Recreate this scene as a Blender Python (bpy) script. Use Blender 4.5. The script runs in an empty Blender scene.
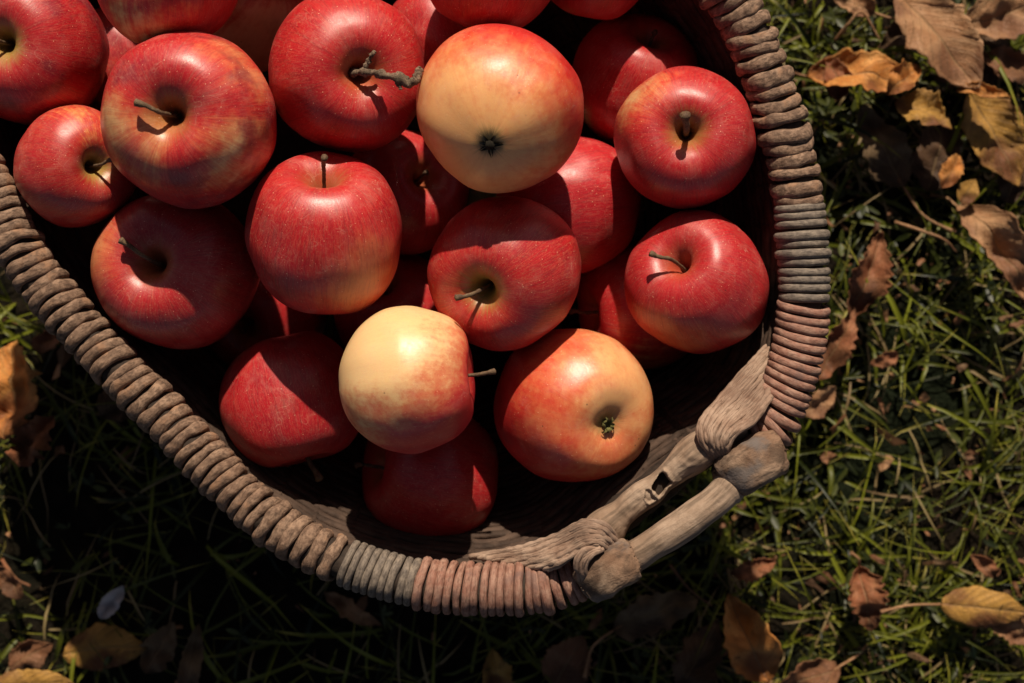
import bpy, bmesh, math, random
from mathutils import Vector, Matrix, Quaternion
from mathutils import noise as mnoise
random.seed(7)
S = bpy.context.scene
COL = S.collection
W, H = 1024, 683
ZC = 0.90
LENS, SENS = 50.0, 36.0
F = W * LENS / SENS
RZ = 0.19                       # rim height

def P(px, py, z):
    d = ZC - z
    return Vector(((px - 512) * d / F, (341.5 - py) * d / F, z))
def mm(px, z=RZ):
    return px * (ZC - z) / F
def fnoise(v, s=1.0):
    return mnoise.noise(Vector(v) * s)

# ------------------------------------------------------------------ objects
def link(name, me, mat=None, parent=None):
    o = bpy.data.objects.new(name, me); COL.objects.link(o)
    if mat is not None:
        for m in (mat if isinstance(mat, (list, tuple)) else [mat]): me.materials.append(m)
    if parent is not None: o.parent = parent
    return o
def empty(name, loc, label, cat, group=None):
    o = bpy.data.objects.new(name, None); COL.objects.link(o); o.empty_display_size = .01
    o.location = loc; tag(o, label, cat, group); return o
def tag(o, label=None, cat=None, group=None, kind=None):
    if label: o['label'] = label
    if cat: o['category'] = cat
    if group: o['group'] = group
    if kind: o['kind'] = kind
class MB:
    def __init__(s): s.v = []; s.f = []; s.uv = []; s.m = []
    def add(s, v, f, uv=None, m=0):
        b = len(s.v); s.v += [tuple(x) for x in v]
        s.f += [tuple(i + b for i in q) for q in f]; s.m += [m] * len(f)
        s.uv += (uv if uv else [(0, 0)] * len(v))
    def mesh(s, name, smooth=True):
        me = bpy.data.meshes.new(name); me.from_pydata(s.v, [], s.f)
        ul = me.uv_layers.new(name='UVMap')
        idx = [0] * len(me.loops); me.loops.foreach_get('vertex_index', idx)
        flat = []
        for i in idx: flat += s.uv[i]
        ul.data.foreach_set('uv', flat)
        me.polygons.foreach_set('use_smooth', [smooth] * len(me.polygons))
        me.polygons.foreach_set('material_index', s.m)
        me.update(); return me
    def build(s, name, mat, parent=None, smooth=True):
        return link(name, s.mesh(name, smooth), mat, parent)

def catmull(pts, n=12, closed=False):
    out = []; N = len(pts); pts = [Vector(p) for p in pts]
    rng = range(N if closed else N - 1)
    for i in rng:
        if closed: a, b, c, d = pts[i-1], pts[i], pts[(i+1) % N], pts[(i+2) % N]
        else:
            b, c = pts[i], pts[i+1]
            a = pts[i-1] if i > 0 else b * 2 - c
            d = pts[i+2] if i + 2 < N else c * 2 - b
        for k in range(n):
            t = k / n
            out.append(.5 * ((2*b) + (c - a)*t + (2*a - 5*b + 4*c - d)*t*t + (3*b - a - 3*c + d)*t**3))
    if not closed: out.append(pts[-1])
    return out
def resample(pts, step, closed=False):
    q = list(pts) + ([pts[0]] if closed else [])
    L = [0]
    for i in range(1, len(q)): L.append(L[-1] + (q[i] - q[i-1]).length)
    n = max(3, int(round(L[-1] / step))); out = []; j = 0
    for k in range(n if closed else n + 1):
        t = L[-1] * k / n
        while j < len(q) - 2 and L[j+1] < t: j += 1
        s = (t - L[j]) / max(1e-9, L[j+1] - L[j]); out.append(q[j].lerp(q[j+1], min(1, s)))
    return out
def frames(pts, up=Vector((0, 0, 1))):
    fr = []
    n = len(pts)
    for i in range(n):
        t = (pts[min(n-1, i+1)] - pts[max(0, i-1)]).normalized()
        s = t.cross(up)
        if s.length < 1e-3: s = Vector((1, 0, 0))
        s.normalize(); u = s.cross(t).normalized()
        fr.append((t, s, u))
    return fr
def tube(mb, pts, rad, sides=12, ns=0.0, nf=200.0, flat=1.0, seed=0, caps=True, m=0, twist=0, square=1.0):
    fr = frames(pts); n = len(pts); V = []; UV = []
    for i, (p, (t, s, u)) in enumerate(zip(pts, fr)):
        r = rad(i / (n-1)) if callable(rad) else rad
        for k in range(sides):
            a = 2*math.pi*k/sides + twist * i
            sp_ = lambda v: math.copysign(abs(v)**square, v)
            d = (s*sp_(math.cos(a)) + u*sp_(math.sin(a))*flat)*(1 if square == 1 else .92)
            q = p + d*r
            if ns: q = q + d * (ns * mnoise.noise(q*nf + Vector((seed, 0, 0))))
            V.append(q); UV.append((i/(n-1), k/sides))
    Fc = [(i*sides+k, i*sides+(k+1) % sides, (i+1)*sides+(k+1) % sides, (i+1)*sides+k) for i in range(n-1) for k in range(sides)]
    if caps:
        t0, t1 = fr[0][0], fr[-1][0]
        r0 = rad(0) if callable(rad) else rad; r1 = rad(1) if callable(rad) else rad
        a = len(V); V.append(pts[0] - t0*r0*(.35 if square == 1 else .10)); UV.append((0, 0)); b = len(V); V.append(pts[-1] + t1*r1*(.35 if square == 1 else .10)); UV.append((1, 0))
        for k in range(sides):
            Fc.append((a, (k+1) % sides, k)); Fc.append((b, (n-1)*sides+k, (n-1)*sides+(k+1) % sides))
    mb.add(V, Fc, UV, m)

# ------------------------------------------------------------------ materials
def newmat(name):
    m = bpy.data.materials.new(name); m.use_nodes = True
    nt = m.node_tree; nt.nodes.clear()
    out = nt.nodes.new('ShaderNodeOutputMaterial')
    return m, nt, out
class NT:
    def __init__(s, nt): s.nt = nt
    def n(s, typ, **kw):
        nd = s.nt.nodes.new('ShaderNode' + typ)
        for k, v in kw.items(): setattr(nd, k, v)
        return nd
    def l(s, a, b): s.nt.links.new(a, b)
    def put(s, sock, v):
        if hasattr(v, 'bl_rna') and hasattr(v, 'is_output'): s.l(v, sock)
        else: sock.default_value = v
    def math(s, op, a, b=0.0, c=0.0, clamp=False):
        nd = s.n('Math', operation=op, use_clamp=clamp)
        s.put(nd.inputs[0], a); s.put(nd.inputs[1], b); s.put(nd.inputs[2], c); return nd.outputs[0]
    def vm(s, op, a, b=(0, 0, 0), sc=None):
        nd = s.n('VectorMath', operation=op); s.put(nd.inputs[0], a)
        if sc is not None: s.put(nd.inputs['Scale'], sc)
        else: s.put(nd.inputs[1], b)
        return nd.outputs['Value'] if op in ('DOT_PRODUCT', 'LENGTH') else nd.outputs[0]
    def ss(s, x, a, b, lo=0.0, hi=1.0):
        nd = s.n('MapRange', interpolation_type='SMOOTHSTEP'); s.put(nd.inputs[0], x)
        nd.inputs[1].default_value = a; nd.inputs[2].default_value = b; nd.inputs[3].default_value = lo; nd.inputs[4].default_value = hi
        return nd.outputs[0]
    def noise(s, vec, scale, detail=3, rough=.55, dist=0):
        nd = s.n('TexNoise'); s.put(nd.inputs['Vector'], vec); nd.inputs['Scale'].default_value = scale
        nd.inputs['Detail'].default_value = detail; nd.inputs['Roughness'].default_value = rough; nd.inputs['Distortion'].default_value = dist
        return nd.outputs[0]
    def mix(s, f, a, b, typ='MIX'):
        nd = s.n('Mix', data_type='RGBA', blend_type=typ); s.put(nd.inputs[0], f)
        for sock, v in ((nd.inputs[6], a), (nd.inputs[7], b)):
            if isinstance(v, tuple): sock.default_value = (*v[:3], 1)
            else: s.l(v, sock)
        return nd.outputs[2]
    def ramp(s, x, stops):
        nd = s.n('ValToRGB'); s.put(nd.inputs[0], x); cr = nd.color_ramp
        while len(cr.elements) < len(stops): cr.elements.new(.5)
        for e, (p, c) in zip(cr.elements, stops): e.position = p; e.color = (*c, 1)
        return nd.outputs[0]
    def bump(s, h, strength, dist, nrm=None):
        nd = s.n('Bump'); nd.inputs['Strength'].default_value = strength; nd.inputs['Distance'].default_value = dist
        s.l(h, nd.inputs['Height'])
        if nrm: s.l(nrm, nd.inputs['Normal'])
        return nd.outputs[0]
    def bsdf(s, out, col, rough, spec=.5, nrm=None, translucent=0.0):
        b = s.n('BsdfPrincipled'); s.put(b.inputs['Base Color'], (*col, 1) if isinstance(col, tuple) else col)
        s.put(b.inputs['Roughness'], rough); b.inputs['Specular IOR Level'].default_value = spec
        if nrm: s.l(nrm, b.inputs['Normal'])
        if translucent:
            t = s.n('BsdfTranslucent'); s.put(t.inputs[0], (*col, 1) if isinstance(col, tuple) else col)
            mx = s.n('MixShader'); mx.inputs[0].default_value = translucent
            s.l(b.outputs[0], mx.inputs[1]); s.l(t.outputs[0], mx.inputs[2]); s.l(mx.outputs[0], out.inputs[0])
        else: s.l(b.outputs[0], out.inputs[0])
        return b

def apple_mat(R, seed, ydir, a, b, green=.3, dark=.3, tint=(1, 1, 1), gloss=.36, patches=(), eye=False, sk=1.0):
    """skin: red over yellow; ydir is the (local) direction of the sun-poor yellow cheek"""
    m, nt, out = newmat('apple_skin'); q = NT(nt)
    tc = q.n('TexCoord').outputs['Object']
    pos = q.vm('SCALE', tc, sc=1/R)
    nn = q.vm('NORMALIZE', pos)
    sx = q.n('SeparateXYZ'); q.l(pos, sx.inputs[0])
    xy = q.n('CombineXYZ'); q.l(sx.outputs[0], xy.inputs[0]); q.l(sx.outputs[1], xy.inputs[1])
    rxy = q.vm('LENGTH', xy.outputs[0]); lon = q.vm('NORMALIZE', xy.outputs[0])
    zc = q.n('CombineXYZ'); q.l(q.math('MULTIPLY', sx.outputs[2], .10), zc.inputs[2])
    sv = q.vm('ADD', q.vm('ADD', lon, zc.outputs[0]), (seed*3.1, seed*1.7, seed))
    wob = q.n('TexNoise'); q.l(pos, wob.inputs['Vector']); wob.inputs['Scale'].default_value = 2.0
    sv = q.vm('ADD', sv, q.vm('SCALE', wob.outputs['Color'], sc=.10))
    st1 = q.noise(sv, 9, 4, .65); st2 = q.noise(sv, 34, 3, .6)
    blot = q.noise(q.vm('ADD', pos, (seed*5.3, 0, seed)), 1.5, 3, .5)
    mott = q.noise(q.vm('ADD', pos, (0, seed*2.3, 0)), 11, 5, .7)
    d = q.vm('DOT_PRODUCT', nn, tuple(ydir))
    y = q.math('ADD', d, q.math('MULTIPLY', q.math('SUBTRACT', blot, .5), 1.5))
    y = q.math('ADD', y, q.math('MULTIPLY', q.math('SUBTRACT', st1, .5), 1.15*sk))
    y = q.math('ADD', y, q.math('MULTIPLY', q.math('SUBTRACT', st2, .5), .35*sk))
    y = q.math('ADD', y, q.math('MULTIPLY', q.math('SUBTRACT', mott, .5), .9))
    y = q.ss(y, a - .15, b + .1)
    for pd, size, amt in patches:
        dd = q.math('ADD', q.vm('DOT_PRODUCT', nn, tuple(pd)), q.math('MULTIPLY', q.math('SUBTRACT', blot, .5), .45))
        dd = q.math('ADD', dd, q.math('MULTIPLY', q.math('SUBTRACT', st1, .5), .22))
        dd = q.math('ADD', dd, q.math('MULTIPLY', q.math('SUBTRACT', mott, .5), .20))
        y = q.math('MAXIMUM', y, q.math('MULTIPLY', q.ss(dd, 1-size*1.25, 1.06), amt))
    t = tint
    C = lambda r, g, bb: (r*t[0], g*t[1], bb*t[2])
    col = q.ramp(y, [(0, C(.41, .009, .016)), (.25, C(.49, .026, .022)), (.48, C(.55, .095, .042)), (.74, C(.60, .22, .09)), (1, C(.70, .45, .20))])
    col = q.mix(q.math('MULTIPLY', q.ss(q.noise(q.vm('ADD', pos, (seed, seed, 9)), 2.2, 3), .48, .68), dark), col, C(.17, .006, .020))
    col = q.mix(q.math('MULTIPLY', q.math('MULTIPLY', q.ss(st2, .46, .66), .55*sk), q.math('SUBTRACT', 1.0, q.math('MULTIPLY', y, .85))), col, C(.22, .010, .014))
    st3 = q.noise(sv, 90, 3, .6)
    col = q.mix(q.math('MULTIPLY', q.ss(st3, .48, .64), .21*sk), col, C(.62, .20, .12))
    micro = q.noise(pos, 46, 4, .7)
    col = q.mix(q.math('MULTIPLY', q.ss(micro, .50, .72), .22), col, C(.62, .25, .16))
    # russet / green in the stalk cavity, grey green in the eye basin
    cav = q.math('MULTIPLY', q.ss(q.math('ADD', rxy, q.math('MULTIPLY', q.math('SUBTRACT', st1, .5), .35)), .40, .10), q.ss(sx.outputs[2], .1, .5))
    col = q.mix(q.math('MULTIPLY', cav, green), col, (.30, .21, .05))
    cal = q.math('MULTIPLY', q.ss(q.math('ADD', rxy, q.math('MULTIPLY', q.math('SUBTRACT', st1, .5), .25)), .26, .04), q.ss(sx.outputs[2], -.1, -.5))
    col = q.mix(q.math('MULTIPLY', cal, .75), col, (.20, .17, .06))
    if eye:
        ed = q.math('ADD', rxy, q.math('MULTIPLY', q.math('SUBTRACT', q.noise(sv, 26, 4, .7), .5), .22))
        col = q.mix(q.math('MULTIPLY', q.math('MULTIPLY', q.ss(ed, .20, .07), q.ss(sx.outputs[2], -.1, -.5)), .93), col, (.030, .024, .012))
    # lenticels
    vo = q.n('TexVoronoi'); q.l(q.vm('ADD', nn, (seed, 0, 0)), vo.inputs['Vector']); vo.inputs['Scale'].default_value = 24
    sp = q.n('SeparateColor'); q.l(vo.outputs['Color'], sp.inputs[0])
    thr = q.math('MULTIPLY', q.ss(sp.outputs[0], .35, 1), .18)
    spot = q.ss(q.math('SUBTRACT', thr, vo.outputs['Distance']), 0, .05)
    col = q.mix(q.math('MULTIPLY', spot, .75), col, (.75, .42, .26))
    scr = q.n('TexVoronoi', feature='DISTANCE_TO_EDGE')
    q.l(q.vm('ADD', q.vm('SCALE', wob.outputs['Color'], sc=.9), q.vm('ADD', nn, (seed, 7, 0))), scr.inputs['Vector']); scr.inputs['Scale'].default_value = 2.6
    scm = q.math('MULTIPLY', q.ss(scr.outputs['Distance'], .014, .003), q.ss(q.noise(pos, 3.1, 2), .52, .60))
    col = q.mix(q.math('MULTIPLY', scm, .20), col, (.62, .34, .24))
    # small brown flecks
    v2 = q.n('TexVoronoi'); q.l(q.vm('ADD', nn, (seed*2, 3, 0)), v2.inputs['Vector']); v2.inputs['Scale'].default_value = 5
    s2 = q.n('SeparateColor'); q.l(v2.outputs['Color'], s2.inputs[0])
    fl = q.math('MULTIPLY', q.ss(v2.outputs['Distance'], .075, .03), q.ss(s2.outputs[1], .5, .55))
    col = q.mix(q.math('MULTIPLY', fl, .6), col, (.07, .02, .012))
    # bloom: faint dusty film
    dust = q.ss(q.noise(pos, 3.2, 6, .7, .6), .45, .75)
    col = q.mix(q.math('MULTIPLY', dust, .14), col, (.58, .34, .26))
    rough = q.math('ADD', gloss - .10, q.math('ADD', q.math('MULTIPLY', dust, .16), q.math('MULTIPLY', micro, .22)))
    h = q.math('ADD', q.math('MULTIPLY', micro, .5), q.math('ADD', q.math('MULTIPLY', spot, .35), q.math('MULTIPLY', st2, .3)))
    bs = q.bsdf(out, col, rough, .5, q.bump(h, .35, R*.010))
    bs.inputs['Subsurface Weight'].default_value = .22; bs.inputs['Subsurface Radius'].default_value = (1.0, .35, .2); bs.inputs['Subsurface Scale'].default_value = .006
    return m

def wood_mat(name, c1, c2, c3, sc=90, rough=.8, bump=.6, dist=.0012, stain=None, along=None, mot=1.0):
    m, nt, out = newmat(name); q = NT(nt)
    tc = q.n('TexCoord'); pos = tc.outputs['Object']
    n1 = q.noise(pos, sc*(2.2 if mot < 1 else 1), 6, .7, .3); n2 = q.noise(pos, sc*4.5, 4, .7); n3 = q.noise(pos, sc*.28, 3)
    if along:
        mp = q.n('Mapping'); q.l(tc.outputs['UV'], mp.inputs[0]); mp.inputs['Scale'].default_value = (along[0]*3, along[1]*5, 1) if mot < 1 else along
        g = q.noise(mp.outputs[0], 1, 5, .65, .2)
    else: g = n2
    col = q.mix(q.ss(n1, .35, .68), c1, c2)
    col = q.mix(q.math('MULTIPLY', q.ss(n3, .42, .65), .65*mot), col, c3)
    col = q.mix(q.math('MULTIPLY', q.ss(g, .55, .36), .6), col, tuple(x*.28 for x in c1))
    if stain: col = q.mix(q.math('MULTIPLY', q.ss(q.noise(pos, sc*.9, 4), .55, .70), .8), col, stain)
    h = q.math('ADD', q.math('MULTIPLY', n1, .7), q.math('ADD', q.math('MULTIPLY', n2, .35), q.math('MULTIPLY', g, .8 if along else .2)))
    q.bsdf(out, col, rough, .25, q.bump(h, bump, dist))
    return m

M = {}
M['bark'] = wood_mat('bark_binding', (.12, .072, .048), (.31, .20, .135), (.15, .083, .052), 110, .8, .7, .0008, stain=(.30, .165, .095), along=(2.2, 3.2, 1), mot=.5)
M['greycane'] = wood_mat('grey_cane', (.125, .10, .082), (.25, .20, .155), (.13, .11, .095), 100, .7, .5, .0006, along=(2, 3, 1), mot=.6)
M['redcane'] = wood_mat('red_cane', (.25, .115, .08), (.345, .205, .15), (.21, .115, .085), 100, .7, .55, .0006, stain=(.15, .085, .07), along=(2, 3, 1), mot=.6)
M['pale'] = wood_mat('weathered_stick', (.26, .18, .125), (.38, .28, .205), (.20, .125, .08), 60, .8, .9, .0012, along=(3, 16, 1))
M['knob'] = wood_mat('bark_stub', (.10, .065, .045), (.33, .24, .17), (.20, .105, .06), 55, .85, 1, .0014, stain=(.12, .105, .10), along=(3, 14, 1))
M['lash'] = wood_mat('lashing', (.24, .15, .105), (.38, .27, .20), (.17, .10, .07), 80, .8, .9, .0008, along=(4, 9, 1))
M['wall'] = wood_mat('basket_weave', (.05, .03, .021), (.105, .066, .047), (.04, .024, .017), 45, .8, .9, .0015, along=(80, 2.5, 1))
M['dark'] = wood_mat('dark_wood', (.03, .02, .015), (.05, .035, .025), (.03, .02, .015), 45)
M['stem'] = wood_mat('apple_stem', (.10, .06, .035), (.21, .14, .075), (.08, .04, .025), 400, .7, .6, .0004)
M['twig'] = wood_mat('twig_bark', (.12, .075, .05), (.32, .22, .15), (.09, .07, .045), 330, .9, 1, .0009)
M['calyx'] = wood_mat('calyx', (.05, .04, .022), (.13, .105, .045), (.03, .022, .015), 400, .9, .8, .0006)
M['calyxd'] = wood_mat('calyx_black', (.008, .006, .004), (.03, .022, .012), (.012, .01, .006), 400, .95, .8, .0006)
M['calyxg'] = wood_mat('calyx_green', (.10, .095, .03), (.20, .18, .055), (.06, .05, .02), 400, .9, .8, .0006)

# ------------------------------------------------------------------ apples
PROF = [(0, .40), (.045, .42), (.085, .52), (.14, .66), (.22, .765), (.34, .835), (.49, .85), (.65, .785), (.82, .625), (.94, .36), (1.0, .04), (.965, -.27), (.86, -.55), (.70, -.765), (.53, -.868), (.38, -.885), (.26, -.855), (.16, -.775), (.08, -.71), (.04, -.70), (0, -.695)]
def apple_mesh(R, rnd, hs=1.0, cav=1.0, basin=1.0, roundb=False):
    pr = catmull([Vector((a, (b if b > -.6 or a > .40 else -.885+(b+.885)*basin), 0)) for a, b in PROF], 5)
    pr = [Vector((max(0, p.x), p.y, 0)) for p in pr]
    if roundb:
        kb = next(i for i, p in enumerate(pr) if p.y < .04); m_ = len(pr)-1-kb
        for i in range(kb, len(pr)):
            a = (i-kb)/m_*math.pi/2; e = Vector((math.cos(a), .02-.97*math.sin(a), 0)); pr[i] = e
    NS = 112; sd = rnd.random()*50; V = []; ph = rnd.random()*6.28
    n = len(pr)
    skew = Vector((rnd.uniform(-.07, .07), rnd.uniform(-.07, .07), 0))
    for i in range(1, n-1):
        p = pr[i]
        for k in range(NS):
            a = 2*math.pi*k/NS
            r, z = p.x, p.y
            if z > .4 and r < .45: z = z + (1-cav)*(.86-z)*.6
            d = Vector((math.cos(a), math.sin(a), z))
            lob = 1 + .016*math.sin(5*a+ph)*max(0, -z+.2) + .02*math.sin(3*a+ph*2)*abs(z)
            w = 1 + .055*mnoise.noise(d*1.1 + Vector((sd, 0, 0))) + .016*mnoise.noise(d*3 + Vector((0, sd, 0)))
            zz = z*hs*(1 + .07*mnoise.noise(Vector((math.cos(a)*.9, math.sin(a)*.9, sd)))*min(1, r*1.6))
            sh = skew*z
            V.append(Vector((r*lob*w*math.cos(a)+sh.x*abs(z), r*lob*w*math.sin(a)+sh.y*abs(z), zz))*R)
    m = n-2
    Fc = [(i*NS+k, (i+1)*NS+k, (i+1)*NS+(k+1) % NS, i*NS+(k+1) % NS) for i in range(m-1) for k in range(NS)]
    zt = sum(v.z for v in V[:NS])/NS - .01*R; zb = sum(v.z for v in V[-NS:])/NS
    ct = sum(V[:NS], Vector())/NS; cb = sum(V[-NS:], Vector())/NS
    a = len(V); V += [Vector((ct.x, ct.y, zt)), Vector((cb.x, cb.y, zb))]
    for k in range(NS):
        Fc.append((a, k, (k+1) % NS)); Fc.append((a+1, (m-1)*NS+(k+1) % NS, (m-1)*NS+k))
    mb = MB(); mb.add(V, Fc); return mb, V[a], V[a+1]

# name-free table: px, py, radius px, z, stem axis (x, y, z), yellow dir (world), yellow thresholds a,b, options, label
A = []
def AP(*a, **k): A.append((a, k))
AP(191, 119, 88, .218, (-.30, .03, .93), (.45, -.60, .30), 1.15, 2.1, patches=[((.52, -.42, .70), .20, 1.0), ((-.75, -.25, .55), .22, .9), ((.55, .62, .5), .2, .7)], stem=(-.75, .25, .6, .24), dark=.75, green=.5, label='large glossy red apple with yellow patches at upper left, its stem pointing left')
AP(348, 73, 80, .195, (.20, .02, .97), (-.6, -.3, .0), .85, 1.9, twig=True, dark=.15, tint=(1.05, 1.1, 1), label='red apple with a long knobbly woody stem reaching to the pale upturned apple')
AP(500, 111, 85, .222, (.12, .36, -.90), (-.35, -.45, .8), -.80, .95, calyx='dark', basin=.0, roundb=True, dark=.0, tint=(1.05, .84, .74), label='peach coloured apple turned upside down showing its black star shaped eye')
AP(685, 139, 71, .18, (.04, .13, .98), (-.5, .7, .5), .95, 1.8, patches=[((-.62, .62, .45), .22, .9)], stem=(-.15, .35, .9, .30), thick=1.7, dark=.1, green=.6, label='round red apple with a short thick stem in its centre, beside the right rim')
AP(697, 283, 71, .172, (-.33, .36, .87), (-.55, -.8, .1), .9, 1.8, patches=[((-.35, -.80, .45), .28, .62)], stem=(-.8, .25, .5, .34), dark=.1, green=.2, label='red apple with pale sunlit shoulder, lower of the two beside the right rim')
AP(325, 233, 79, .202, (-.01, .84, .54), (.45, -.75, .35), 1.1, 2.0, patches=[((.50, -.62, .60), .34, .62)], stem=(.12, .55, .8, .34), dark=.2, tint=(1.05, 1.1, 1), label='bright red apple left of centre with its stem hollow facing the top of the photo')
AP(177, 271, 81, .172, (-.33, .12, .93), (-.9, .5, -.1), 1.0, 1.9, patches=[((-.95, .25, .2), .25, .6)], stem=(-.75, .55, .5, .32), dark=.35, tint=(.95, 1.2, 1.1), label='dull red apple mostly in shade with a sunlit left edge, beside the left rim')
AP(76, 167, 61, .188, (.40, .02, .91), (.3, .9, .2), .6, 1.6, stem=(.75, .15, .55, .30), dark=.15, green=.9, tint=(1, 1.3, 1), label='small orange red apple nearest the left rim with a greenish hollow')
AP(505, 273, 77, .185, (-.36, -.28, .88), (-.45, -.25, .5), 1.02, 1.9, stem=(-.75, -.25, .5, .26), dark=.3, green=1.0, tint=(1.05, 1.25, 1), label='shaded red apple with a rayed yellowish stem hollow under the upturned pale apple')
AP(409, 380, 74, .205, (.96, .06, .12), (-.55, .6, .45), -.55, .65, stem=(1.0, .16, .1, .30), hs=1.0, roundb=True, dark=.0, tint=(1.05, 1.08, 1.15), label='pale yellow apple lying on its side with its stem pointing right')
AP(574, 405, 79, .165, (-.50, .27, -.82), (.65, .25, .65), -.55, 1.15, basin=.6, calyx='green', dark=.0, tint=(1.05, .86, .8), label='orange pink apple with its green eye turned up, nearest the handle')
AP(292, 402, 71, .153, (.25, -.95, .12), (-.2, 1, 0), 1.1, 1.9, stem=(.5, -.9, .25, .30), thick=1.4, dark=.3, label='dark red apple with a bright triangle of sunlight, stem pointing down at the left rim')
AP(430, 474, 70, .130, (-.88, .12, .35), (-.8, .3, .1), 1.25, 2.0, stem=(-.9, .1, .4, .25), dark=.2, label='deep red apple in shade below the pale apple on its side')
AP(28, 49, 78, .176, (-.38, .08, .92), (-.3, -.5, .4), 1.05, 1.9, stem=(-.6, .2, .75, .25), dark=.9, green=.9, label='red apple in the top left corner, shade put into its skin colour, with a dusty rim round its stem')  # strong dark mix paints the corner shade into this skin
AP(168, -31, 75, .195, (.0, .92, .35), (-.3, -.85, .2), .55, 1.35, dark=.1, tint=(1.05, 1.2, 1), label='orange red apple cut by the top edge, left of the woody stemmed apple')
AP(243, 3, 68, .15, (.5, .5, .6), (.1, -.8, .4), -.2, .9, dark=.2, label='dim yellowish apple in shadow between two red apples at the top edge')
AP(492, -40, 73, .198, (.2, .9, .3), (-.3, -.5, .2), 1.05, 1.9, dark=.1, tint=(1.0, 1.4, 1), label='red apple cut by the top edge directly above the upturned pale apple')
AP(597, -42, 60, .170, (.3, .9, .3), (-.6, -.5, .2), 1.2, 2, dark=.1, label='sliver of shaded red apple at the top edge, right of the middle')
AP(636, 80, 66, .138, (.3, .75, .55), (.1, -.9, .2), 1.2, 2.0, dark=.1, label='shaded red apple with a rounded patch of sun, behind the short thick stemmed apple')
AP(568, 205, 72, .140, (.85, .1, -.5), (-.6, -.6, .2), 1.15, 2.0, dark=.1, tint=(1.05, 1, 1.1), label='speckled crimson apple half hidden in the middle with a sunlit vertical stripe')
AP(640, 305, 66, .120, (-.85, -.15, .4), (-.1, -.8, .3), .7, 1.5, stem=(-.9, 0, .4, .3), dark=.1, label='shaded orange red apple tucked under the lower right red apple')
AP(400, 318, 64, .100, (-.3, .6, .6), (-.2, -.8, .3), 1.2, 2.0, dark=.2, label='dark red apple hardly seen above the pale side lying apple')
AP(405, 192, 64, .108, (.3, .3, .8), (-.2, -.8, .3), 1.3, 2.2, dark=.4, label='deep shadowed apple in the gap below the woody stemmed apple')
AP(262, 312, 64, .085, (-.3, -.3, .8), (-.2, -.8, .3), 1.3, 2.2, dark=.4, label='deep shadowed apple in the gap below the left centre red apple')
AP(128, 62, 60, .105, (-.1, .9, -.3), (-.1, -.6, .5), .6, 1.6, dark=.5, label='brownish apple in deep shade between the two large apples at upper left')
AP(440, 38, 56, .14, (-.3, .9, -.2), (-.2, -.8, .3), 1.2, 2.2, dark=.2, label='red apple low in the gap left of the upturned pale apple')
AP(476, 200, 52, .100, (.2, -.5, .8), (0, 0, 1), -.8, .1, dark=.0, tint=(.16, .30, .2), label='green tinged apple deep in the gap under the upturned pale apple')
far = [(50, -95, 74, .150), (270, -95, 76, .185), (380, -110, 76, .175), (560, -120, 70, .165), (150, -185, 76, .17), (300, -225, 74, .17), (440, -200, 72, .16), (30, -230, 70, .150)]
for f_ in far:
    AP(*f_, (random.uniform(-.6, .6), random.uniform(-.6, .6), .7), (random.uniform(-1, 1), -.5, .1), 1.0, 1.9, dark=.25, far=True,
       label='red apple in the hidden far end of the heap, beyond the top edge')
# support layer relaxation: slide along the line of sight until the fruits no longer pass through one another
zs = [a[3] for a, k in A]; z0 = zs[:]
def rad_of(i): return A[i][0][2] * (ZC - zs[i]) / F
for it in range(400):
    for i in range(len(A)): zs[i] += (z0[i] - zs[i])*.01
    for i in range(len(A)):
        for j in range(i+1, len(A)):
            pi = P(A[i][0][0], A[i][0][1], zs[i]); pj = P(A[j][0][0], A[j][0][1], zs[j])
            need = (rad_of(i)+rad_of(j))*.93; d = (pi-pj).length
            if d < need:
                sgn = 1 if z0[i] >= z0[j] else -1
                mv = min(.0015, (need-d)*.5)
                hi = i if sgn > 0 else j; lo = j if sgn > 0 else i
                zs[hi] += mv*.35; zs[lo] -= mv*.65
for i in range(len(A)): zs[i] = max(zs[i], .055)
print('APPLE Z', [round(z, 3) for z in zs])

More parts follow.
